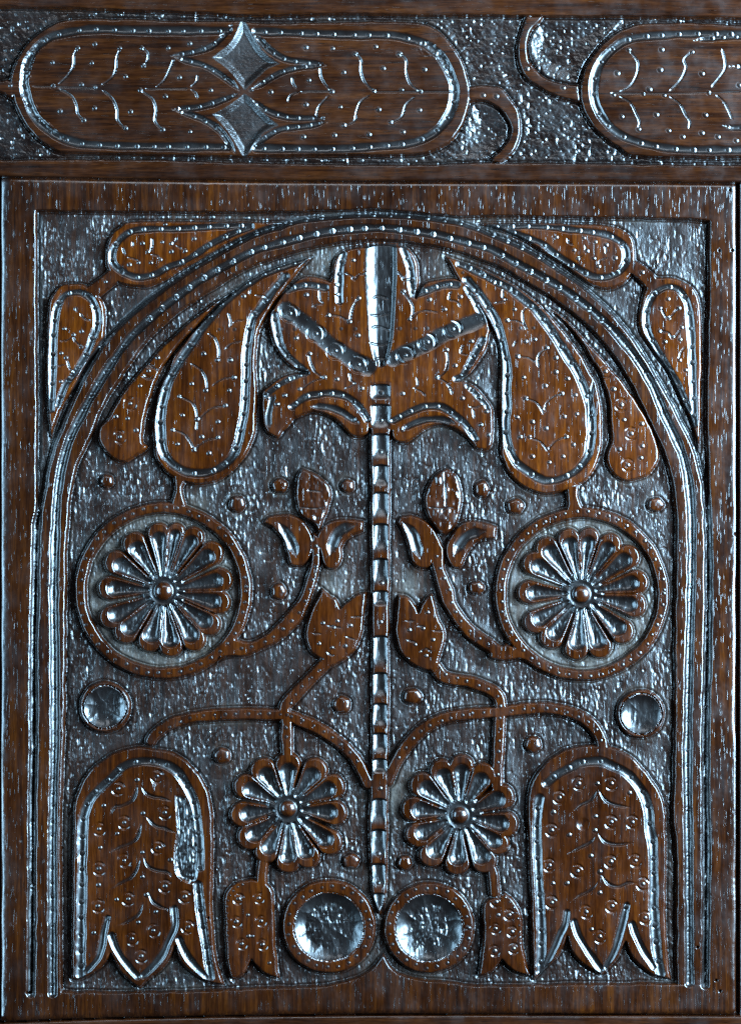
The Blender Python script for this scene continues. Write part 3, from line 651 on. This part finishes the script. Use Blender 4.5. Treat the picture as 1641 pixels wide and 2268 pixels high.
lozU = part(RAIL, 'star_hollow', ov1, 'star', 'upper four-pointed star hollow'); lozD = part(RAIL, 'star_hollow', ov1, 'star', 'lower four-pointed star hollow')
carve('A0: 1588,100* 1555,200 1500,290 1385,380* 1500,468 1602,595* A1: 60,500 110,455 192,420* 110,360 40,270', 4.0, RT, 16, lozU, 0.2 * GRL)
carve('A0: 1602,612* 1500,690 1385,750* 1480,850 1540,940 1600,1050* A1: 40,940 90,870 185,822* 100,750 20,660', 4.0, RT, 16, lozD, 0.2 * GRL)
for s_ in ('A0: 1530,150 1450,258 1330,330 1125,372', 'A0: 1150,380 1345,435 1470,510 1570,595', 'A0: 1570,612 1450,662 1300,705 1135,720', 'A0: 1160,728 1330,785 1450,868 1545,1010',
           'A1: 20,220 130,335 260,398 495,428', 'A1: 480,432 330,446 200,480 80,548 10,592', 'A1: 10,650 100,722 250,772 485,780', 'A1: 505,800 370,828 200,852 60,932 0,1000', 'A2: 1565,440 1620,440 1720,455', 'A2: 1520,825 1600,842 1720,835', 'A2: 1330,270 1450,255 1700,240'):
    b = groove(s_, 16, 8, top=RT, taper=24); beads(b, 26, 4.4, 2.6)
veins('A0', '215,567 400,572 640,580|950,585 1100,583 1240,583|515,320 490,370 485,440 450,500 385,560|390,580 470,630 505,690 515,750 555,795|795,325 770,380 765,450 740,510 665,565|670,590 740,650 770,720 775,790 825,850|935,320 972,350 970,400 945,440|930,600 1000,650 1025,720 1020,800 1070,855|1145,385 1120,450 1080,530 1020,580|1298,490 1290,540 1250,575|1250,585 1285,615 1300,655')
veins('A1', '325,605 430,600 530,600|810,605 1000,605 1350,605|275,505 280,550 305,585|325,605 270,625 245,675|455,440 465,510 500,570 535,600|520,625 460,690 440,730 430,775|690,355 725,400 725,470 750,545 810,600|790,620 725,670 695,740 680,800 615,825|975,355 1020,400 1020,480 1050,560 1115,605|1080,635 1020,690 990,770 920,805')
veins('A2', '905,335 960,410 955,490 910,570 840,605|840,635 910,675 945,740 970,800 965,850|1315,345 1265,395 1275,450 1240,530 1165,605|1165,635 1235,685 1270,750 1300,800 1293,855|1510,320 1530,400 1525,470 1440,580|1470,625 1530,680 1580,790|780,612 1200,615 1640,605')
pips('A0: 350,415 627,295 607,418 515,320 790,322 935,320 1107,320 1247,290 945,437 828,507 1180,512 1385,597 1088,637 355,568 630,577 925,597 400,733 625,713 860,737 555,793 828,845 1070,853 1250,867 75,565 540,560', 5, 3)
pips('A1: 365,315 540,322 820,310 690,357 978,357 612,478 870,452 1140,460 385,530 135,607 535,605 810,602 1115,605 990,595 365,690 590,705 840,722 1108,725 615,825 920,805 350,900 552,890 777,885 1000,868 1525,628 1610,635', 5, 3)
pips('A2: 902,330 1117,330 1315,345 828,485 1108,462 1380,487 1625,562 803,625 997,620 1037,590 1133,628 1425,612 857,768 1083,755 1402,757 967,850 1163,860 1255,900 1380,875 1485,900 1605,925 475,580 580,592 235,455', 5, 3)
beads(spline(P('A0: 560,85 900,98 1500,112 A1: 200,120 560,128')), 48, 4.5, 2.4); beads(spline(P('A0: 450,1030 1500,1042 A1: 400,1050 1050,1052')), 42, 4.5, 2.2)

# ------------------------------------------------------------------ edges of the boards and the joints between them
RB = np.zeros_like(H)
dl = YY - railline
H = np.where(rail_m, H + 12.0, H)
edge = np.clip(-dl / 7.0, 0, 1)
H = np.where(rail_m, H - 6.0 * (1 - np.sqrt(np.clip(edge * (2 - edge), 0, 1))), H)
def rounded(d, wd, drop):
    t = np.clip(d / wd, 0, 1); return drop * (1 - np.sqrt(np.clip(t * (2 - t), 0, 1)))
pan = ~rail_m
en = noise(60, 90, 71) * 2.5
H = np.where(pan, H - rounded(dl - 1, 14, 7) - rounded(XX - 2 + en, 42, 10) - rounded(1629 - XX + en, 12, 5) - rounded(lowline - YY + en * 0.5, 15, 9), H)
gap = pan & ((XX < 1.5) | (XX > 1630))
H = np.where(gap, -16 + noise(20, 60, 72), H)
low_m = pan & (YY > lowline + 2.5)
H = np.where(low_m, 13 + face_r - rounded(YY - lowline - 2.5, 9, 6), np.where(pan & (YY > lowline) , -10, H))
LAB[low_m] = pid_low; LAB[pan & (YY > lowline) & ~low_m] = pid_border
sr = pan & ~low_m & (XX > 1636); H = np.where(sr, 10 + face - rounded(XX - 1636, 8, 10), H)
LAB[sr | (gap & (XX > 1633) & ~low_m)] = pid_str
sl = pan & ~low_m & (XX < -8); H = np.where(sl, 10 + face - rounded(-8 - XX, 8, 8), H)
LAB[sl] = pid_stl
H[:2] = -34; H[-2:] = -34; H[:, :2] = -34; H[:, -2:] = -34
H = np.maximum(H, -34)

# dust lying in the corners of the ground
cor = np.exp(-((SDM + 6) / 7.0) ** 2) * (SDM < 0)
patch = sm((noise(110, 110, 81, 2) + 0.05) * 2.2)
well = np.zeros_like(H)
for cx, cy, r in ((361.5, 1308, 172), (1288, 1315.5, 168)):
    d = np.hypot(XX - cx, YY - cy); well = np.maximum(well, ((d < r) & (SDM < 0)) * 0.55)
for a, b_, r in ((730, 590, 42), (1010, 590, 38), (435, 1120, 28), (735, 1310, 40), (900, 1300, 30), (870, 1760, 60)):
    well = np.maximum(well, np.exp(-((XX - a) ** 2 + (YY - b_) ** 2) / (r * r)) * (SDM < 0) * 0.5)
DUST = np.clip(np.maximum(cor * patch * 0.12, well * (0.65 + 0.5 * noise(14, 14, 82, 2))), 0, 1)
DUST[rail_m] *= 0.25

# ------------------------------------------------------------------ materials
def oak(name, axis, dark, mid, light, rough, bump, pore, dusty):
    m = bpy.data.materials.new(name); m.use_nodes = True
    nt = m.node_tree; N = nt.nodes; Lk = nt.links
    bs = N['Principled BSDF']
    geo = N.new('ShaderNodeNewGeometry')
    def mapping(sc):
        mp = N.new('ShaderNodeMapping'); mp.inputs['Scale'].default_value = sc
        Lk.new(geo.outputs['Position'], mp.inputs['Vector']); return mp
    def ax(along, across):
        return (across, across, along) if axis == 'Z' else (along, across, across)
    def noise_n(sc, scale=1.0, detail=3.0, rough_=0.55):
        n = N.new('ShaderNodeTexNoise'); n.inputs['Scale'].default_value = scale
        n.inputs['Detail'].default_value = detail; n.inputs['Roughness'].default_value = rough_
        Lk.new(mapping(sc).outputs[0], n.inputs['Vector']); return n
    def ramp(src, pts):
        r = N.new('ShaderNodeValToRGB'); el = r.color_ramp.elements
        while len(el) < len(pts): el.new(0.5)
        for e, (p, c) in zip(el, pts): e.position = p; e.color = c if len(c) == 4 else (*c, 1)
        Lk.new(src, r.inputs[0]); return r
    g1n = noise_n(ax(13, 330), 1, 5, 0.62)          # figure of the grain
    g2n = noise_n(ax(55, 720), 1, 3, 0.6)          # fine fibres
    blotch = noise_n((9, 9, 7), 1, 3, 0.55)        # stain and wear patches
    col = ramp(g1n.outputs['Fac'], [(0.26, dark), (0.48, mid), (0.76, light)])
    fib = ramp(g2n.outputs['Fac'], [(0.38, (0.50, 0.46, 0.44)), (0.56, (1.08, 1.08, 1.08))])
    mul = N.new('ShaderNodeMix'); mul.data_type = 'RGBA'; mul.blend_type = 'MULTIPLY'; mul.inputs[0].default_value = 0.75
    Lk.new(col.outputs[0], mul.inputs[6]); Lk.new(fib.outputs[0], mul.inputs[7])
    pn = noise_n(ax(100, 1500), 1, 1, 0.5)
    pr = ramp(pn.outputs['Fac'], [(0.27, (0,) * 3), (0.36, (1,) * 3)])
    mp_ = N.new('ShaderNodeMix'); mp_.data_type = 'RGBA'; mp_.blend_type = 'MULTIPLY'; mp_.inputs[0].default_value = 0.7
    Lk.new(mul.outputs[2], mp_.inputs[6]); Lk.new(pr.outputs[0], mp_.inputs[7]); mul = mp_
    g3n = noise_n(ax(130, 2300), 1, 2, 0.6)
    fb3 = ramp(g3n.outputs['Fac'], [(0.35, (0.62, 0.58, 0.55)), (0.62, (1.25, 1.25, 1.25))])
    m3 = N.new('ShaderNodeMix'); m3.data_type = 'RGBA'; m3.blend_type = 'MULTIPLY'; m3.inputs[0].default_value = 0.8
    Lk.new(mul.outputs[2], m3.inputs[6]); Lk.new(fb3.outputs[0], m3.inputs[7]); mul = m3
    bl = ramp(blotch.outputs['Fac'], [(0.32, (0.50, 0.45, 0.42)), (0.62, (1.18, 1.12, 1.05))])
    mul2 = N.new('ShaderNodeMix'); mul2.data_type = 'RGBA'; mul2.blend_type = 'MULTIPLY'; mul2.inputs[0].default_value = 0.8
    Lk.new(mul.outputs[2], mul2.inputs[6]); Lk.new(bl.outputs[0], mul2.inputs[7])
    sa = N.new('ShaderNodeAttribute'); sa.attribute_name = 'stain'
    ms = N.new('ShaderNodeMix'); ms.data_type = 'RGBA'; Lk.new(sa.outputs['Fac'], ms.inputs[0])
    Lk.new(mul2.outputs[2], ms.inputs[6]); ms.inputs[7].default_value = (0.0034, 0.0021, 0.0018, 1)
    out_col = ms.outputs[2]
    att = N.new('ShaderNodeAttribute'); att.attribute_name = 'dust'
    if dusty:
        dn = noise_n((900, 900, 900), 1, 2, 0.6)
        dm = N.new('ShaderNodeMath'); dm.operation = 'MULTIPLY'; Lk.new(att.outputs['Fac'], dm.inputs[0])
        dr = ramp(dn.outputs['Fac'], [(0.35, (0.35,) * 3), (0.6, (1,) * 3)]); Lk.new(dr.outputs[0], dm.inputs[1])
        mx = N.new('ShaderNodeMix'); mx.data_type = 'RGBA'
        Lk.new(dm.outputs[0], mx.inputs[0]); Lk.new(out_col, mx.inputs[6]); mx.inputs[7].default_value = (0.070, 0.050, 0.033, 1)
        out_col = mx.outputs[2]
    Lk.new(out_col, bs.inputs['Base Color'])
    rn = noise_n((70, 70, 70), 1, 3)
    rr = N.new('ShaderNodeMapRange'); rr.inputs['To Min'].default_value = rough - 0.08; rr.inputs['To Max'].default_value = rough + 0.1
    rr.inputs['From Min'].default_value = 0.3; rr.inputs['From Max'].default_value = 0.7
    Lk.new(rn.outputs['Fac'], rr.inputs['Value'])
    rs = N.new('ShaderNodeMath'); rs.operation = 'MULTIPLY_ADD'; rs.inputs[1].default_value = 0.09
    Lk.new(sa.outputs['Fac'], rs.inputs[0]); Lk.new(rr.outputs[0], rs.inputs[2]); rr = rs
    if dusty:
        ra = N.new('ShaderNodeMath'); ra.operation = 'MULTIPLY_ADD'; ra.inputs[1].default_value = 0.45
        Lk.new(att.outputs['Fac'], ra.inputs[0]); Lk.new(rr.outputs[0], ra.inputs[2]); Lk.new(ra.outputs[0], bs.inputs['Roughness'])
    else:
        Lk.new(rr.outputs[0], bs.inputs['Roughness'])
    bs.inputs['Specular IOR Level'].default_value = 0.5
    bs.inputs['Coat Weight'].default_value = 0.15; bs.inputs['Coat Roughness'].default_value = 0.16
    # relief of fibres and open pores
    ad = N.new('ShaderNodeMath'); ad.operation = 'MULTIPLY_ADD'; ad.inputs[1].default_value = pore
    g2h = N.new('ShaderNodeMath'); g2h.operation = 'MULTIPLY'; g2h.inputs[1].default_value = 0.35; Lk.new(g2n.outputs['Fac'], g2h.inputs[0])
    Lk.new(pr.outputs[0], ad.inputs[0]); Lk.new(g2h.outputs[0], ad.inputs[2])
    fn = noise_n(ax(480, 1150), 1, 2, 0.6)
    ad2 = N.new('ShaderNodeMath'); ad2.operation = 'MULTIPLY_ADD'; ad2.inputs[1].default_value = bump[1]
    Lk.new(fn.outputs['Fac'], ad2.inputs[0]); Lk.new(ad.outputs[0], ad2.inputs[2])
    bp = N.new('ShaderNodeBump'); bp.inputs['Strength'].default_value = 1.0; bp.inputs['Distance'].default_value = bump[0]
    Lk.new(ad2.outputs[0], bp.inputs['Height'])
    Lk.new(bp.outputs[0], bs.inputs['Normal']); Lk.new(bp.outputs[0], bs.inputs['Coat Normal'])
    return m
MAT = {
    'warm': oak('warm_lit_oak', 'Z', (0.0085, 0.0018, 0.0004), (0.031, 0.0066, 0.0006), (0.070, 0.0172, 0.0011), 0.21, (0.00006, 0.4), 0.6, False),  # more orange oak; warmer light on the upper middle is put into this colour
    'face': oak('waxed_oak', 'Z', (0.0060, 0.0014, 0.0004), (0.020, 0.0043, 0.0006), (0.043, 0.0102, 0.0010), 0.21, (0.00006, 0.4), 0.6, False),
    'border': oak('dark_border_oak', 'Z', (0.0048, 0.0014, 0.0006), (0.0140, 0.0034, 0.0008), (0.037, 0.0096, 0.0012), 0.23, (0.00006, 0.3), 0.8, False),
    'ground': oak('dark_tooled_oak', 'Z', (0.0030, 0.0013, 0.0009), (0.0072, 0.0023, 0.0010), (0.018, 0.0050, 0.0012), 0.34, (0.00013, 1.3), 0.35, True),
    'rail': oak('dark_waxed_oak', 'X', (0.0040, 0.0013, 0.0008), (0.0150, 0.0040, 0.0012), (0.030, 0.0084, 0.0018), 0.22, (0.00005, 0.3), 0.5, False),
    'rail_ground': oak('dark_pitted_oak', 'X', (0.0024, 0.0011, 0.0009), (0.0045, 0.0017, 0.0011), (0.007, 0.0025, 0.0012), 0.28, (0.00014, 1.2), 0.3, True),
    'star': oak('dull_dark_oak', 'X', (0.0030, 0.0015, 0.0011), (0.0055, 0.0024, 0.0016), (0.008, 0.0034, 0.0020), 0.36, (0.00022, 1.3), 0.3, True),
}

# ------------------------------------------------------------------ meshes: one per part
gx = np.gradient(H, S, axis=1); gy = np.gradient(H, S, axis=0)
nl = 1.0 / np.sqrt(1 + gx * gx + gy * gy)
NRM = np.stack([-gx * nl, -nl, gy * nl], -1).reshape(-1, 3)      # world axes: x right, y into the wall, z up
CO = np.stack([(XX - 820.5) * K, -H * K, (1134.0 - YY) * K], -1).reshape(-1, 3)
DU = DUST.reshape(-1).astype(np.float32)
PA = PAT.reshape(-1).astype(np.float32)
cell_lab = LAB[:-1, :-1].copy()
from collections import deque
for base in [k for k, q in enumerate(PARTS) if 'ground' in q[1]]:
    todo = cell_lab == base
    comps = []
    flat = todo.ravel().copy(); wd = todo.shape[1]; n_all = flat.size
    for seed in np.nonzero(flat)[0]:
        if not flat[seed]: continue
        flat[seed] = False; q = deque([seed]); comp = []
        while q:
            c_ = q.popleft(); comp.append(c_); col_ = c_ % wd
            for nb in ((c_ - 1) if col_ else -1, (c_ + 1) if col_ < wd - 1 else -1, c_ - wd, c_ + wd):
                if 0 <= nb < n_all and flat[nb]: flat[nb] = False; q.append(nb)
        comps.append(comp)
    comps.sort(key=len, reverse=True)
    for comp in comps[1:]:
        ca = np.array(comp)
        if len(comp) > 90:
            cell_lab.ravel()[ca] = part(PARTS[base][0], PARTS[base][1], None, PARTS[base][3])
        else:                                   # slivers go to the relief beside them
            lf = ca[0] - 1 if ca[0] % wd else ca[0] + 1
            cell_lab.ravel()[ca] = cell_lab.ravel()[lf]
order = np.argsort(cell_lab.ravel(), kind='stable'); sorted_lab = cell_lab.ravel()[order]
starts = np.searchsorted(sorted_lab, np.arange(len(PARTS) + 1))
ncx = NX - 1
things = {}
def make_thing(name, label, cat, loc):
    o = bpy.data.objects.new(name, None); o.empty_display_size = 0.05
    o.location = loc; o['label'] = label; o['category'] = cat
    scene.collection.objects.link(o); return o
ORG = {PANEL: (0, 0, (1134 - 2248) * K), RAIL: (0, 0, (1134 - 400) * K), LOW: (0, 0, (1134 - 2300) * K), STR: (829 * K, 0, (1134 - 2248) * K), STL: (-840 * K, 0, (1134 - 2248) * K)}
things[PANEL] = make_thing('oak_carving', 'carved oak panel with a round arch, lily, rosettes and bell flowers', 'carving', ORG[PANEL])
things[RAIL] = make_thing('carved_frieze_rail', 'dark horizontal oak rail carved with ovals and stars above the arched panel', 'rail', ORG[RAIL])
things[LOW] = make_thing('plain_rail', 'plain dark rail strip along the bottom edge under the carved panel', 'rail', ORG[LOW])
things[STR] = make_thing('stile', 'dark sliver of upright stile beyond the right edge of the carved panel', 'stile', ORG[STR])
things[STL] = make_thing('stile', 'dark sliver of upright stile beyond the left edge of the carved panel', 'stile', ORG[STL])
made = {}; origin = {}
for pid, (thing, name, par, mat, lab) in enumerate(PARTS):
    cells = order[starts[pid]:starts[pid + 1]]
    if len(cells) < 4: continue
    j, i = cells // ncx, cells % ncx
    v = j * NX + i
    quads = np.stack([v, v + NX, v + NX + 1, v + 1], 1)
    uniq, inv = np.unique(quads.ravel(), return_inverse=True)
    co = CO[uniq]; c0 = co.mean(0)
    me = bpy.data.meshes.new(name)
    me.vertices.add(len(uniq)); me.loops.add(len(inv)); me.polygons.add(len(quads))
    me.vertices.foreach_set('co', (co - c0).astype(np.float32).ravel())
    me.loops.foreach_set('vertex_index', inv.astype(np.int32))
    me.polygons.foreach_set('loop_start', np.arange(0, len(inv), 4, dtype=np.int32))
    me.update(calc_edges=True)
    me.shade_smooth()
    me.normals_split_custom_set_from_vertices(NRM[uniq].tolist())
    at = me.attributes.new('dust', 'FLOAT', 'POINT'); at.data.foreach_set('value', DU[uniq])
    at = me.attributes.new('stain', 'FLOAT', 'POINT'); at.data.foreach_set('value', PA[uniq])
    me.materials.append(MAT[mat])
    o = bpy.data.objects.new(name, me)
    if lab: o['label'] = lab
    if par is not None and par in made:
        po, pc = made[par], origin[par]
    else:
        po, pc = things[thing], np.array(ORG[thing])
    o.parent = po; o.location = tuple(c0 - pc)
    scene.collection.objects.link(o)
    made[pid] = o; origin[pid] = c0

# ------------------------------------------------------------------ the thickness of the boards behind the carving
def slab(thing, name, x0, x1, y0, y1, z0, z1, mat):
    cx = [(x - 820.5) * K for x in (x0, x1)]; cz = [(1134 - y) * K for y in (y0, y1)]; cy = [-z * K for z in (z0, z1)]
    vs = [(x, y, z) for x in cx for y in cy for z in cz]
    fs = [(0, 1, 3, 2), (4, 6, 7, 5), (0, 4, 5, 1), (2, 3, 7, 6), (0, 2, 6, 4), (1, 5, 7, 3)]
    me = bpy.data.meshes.new(name); org = np.array(ORG[thing])
    me.from_pydata([tuple(np.array(q) - org) for q in vs], [], fs); me.update()
    me.materials.append(MAT[mat])
    o = bpy.data.objects.new(name, me); o.parent = things[thing]; scene.collection.objects.link(o)
slab(PANEL, 'back_board', 3, 1627, 402, 2244, -35, -75, 'face')
slab(RAIL, 'back_board', X0 + 2, X1 - 2, Y0 + 2, 398, -35, -110, 'rail')
slab(LOW, 'back_board', X0 + 2, X1 - 2, 2252, Y1 - 2, -35, -110, 'rail')
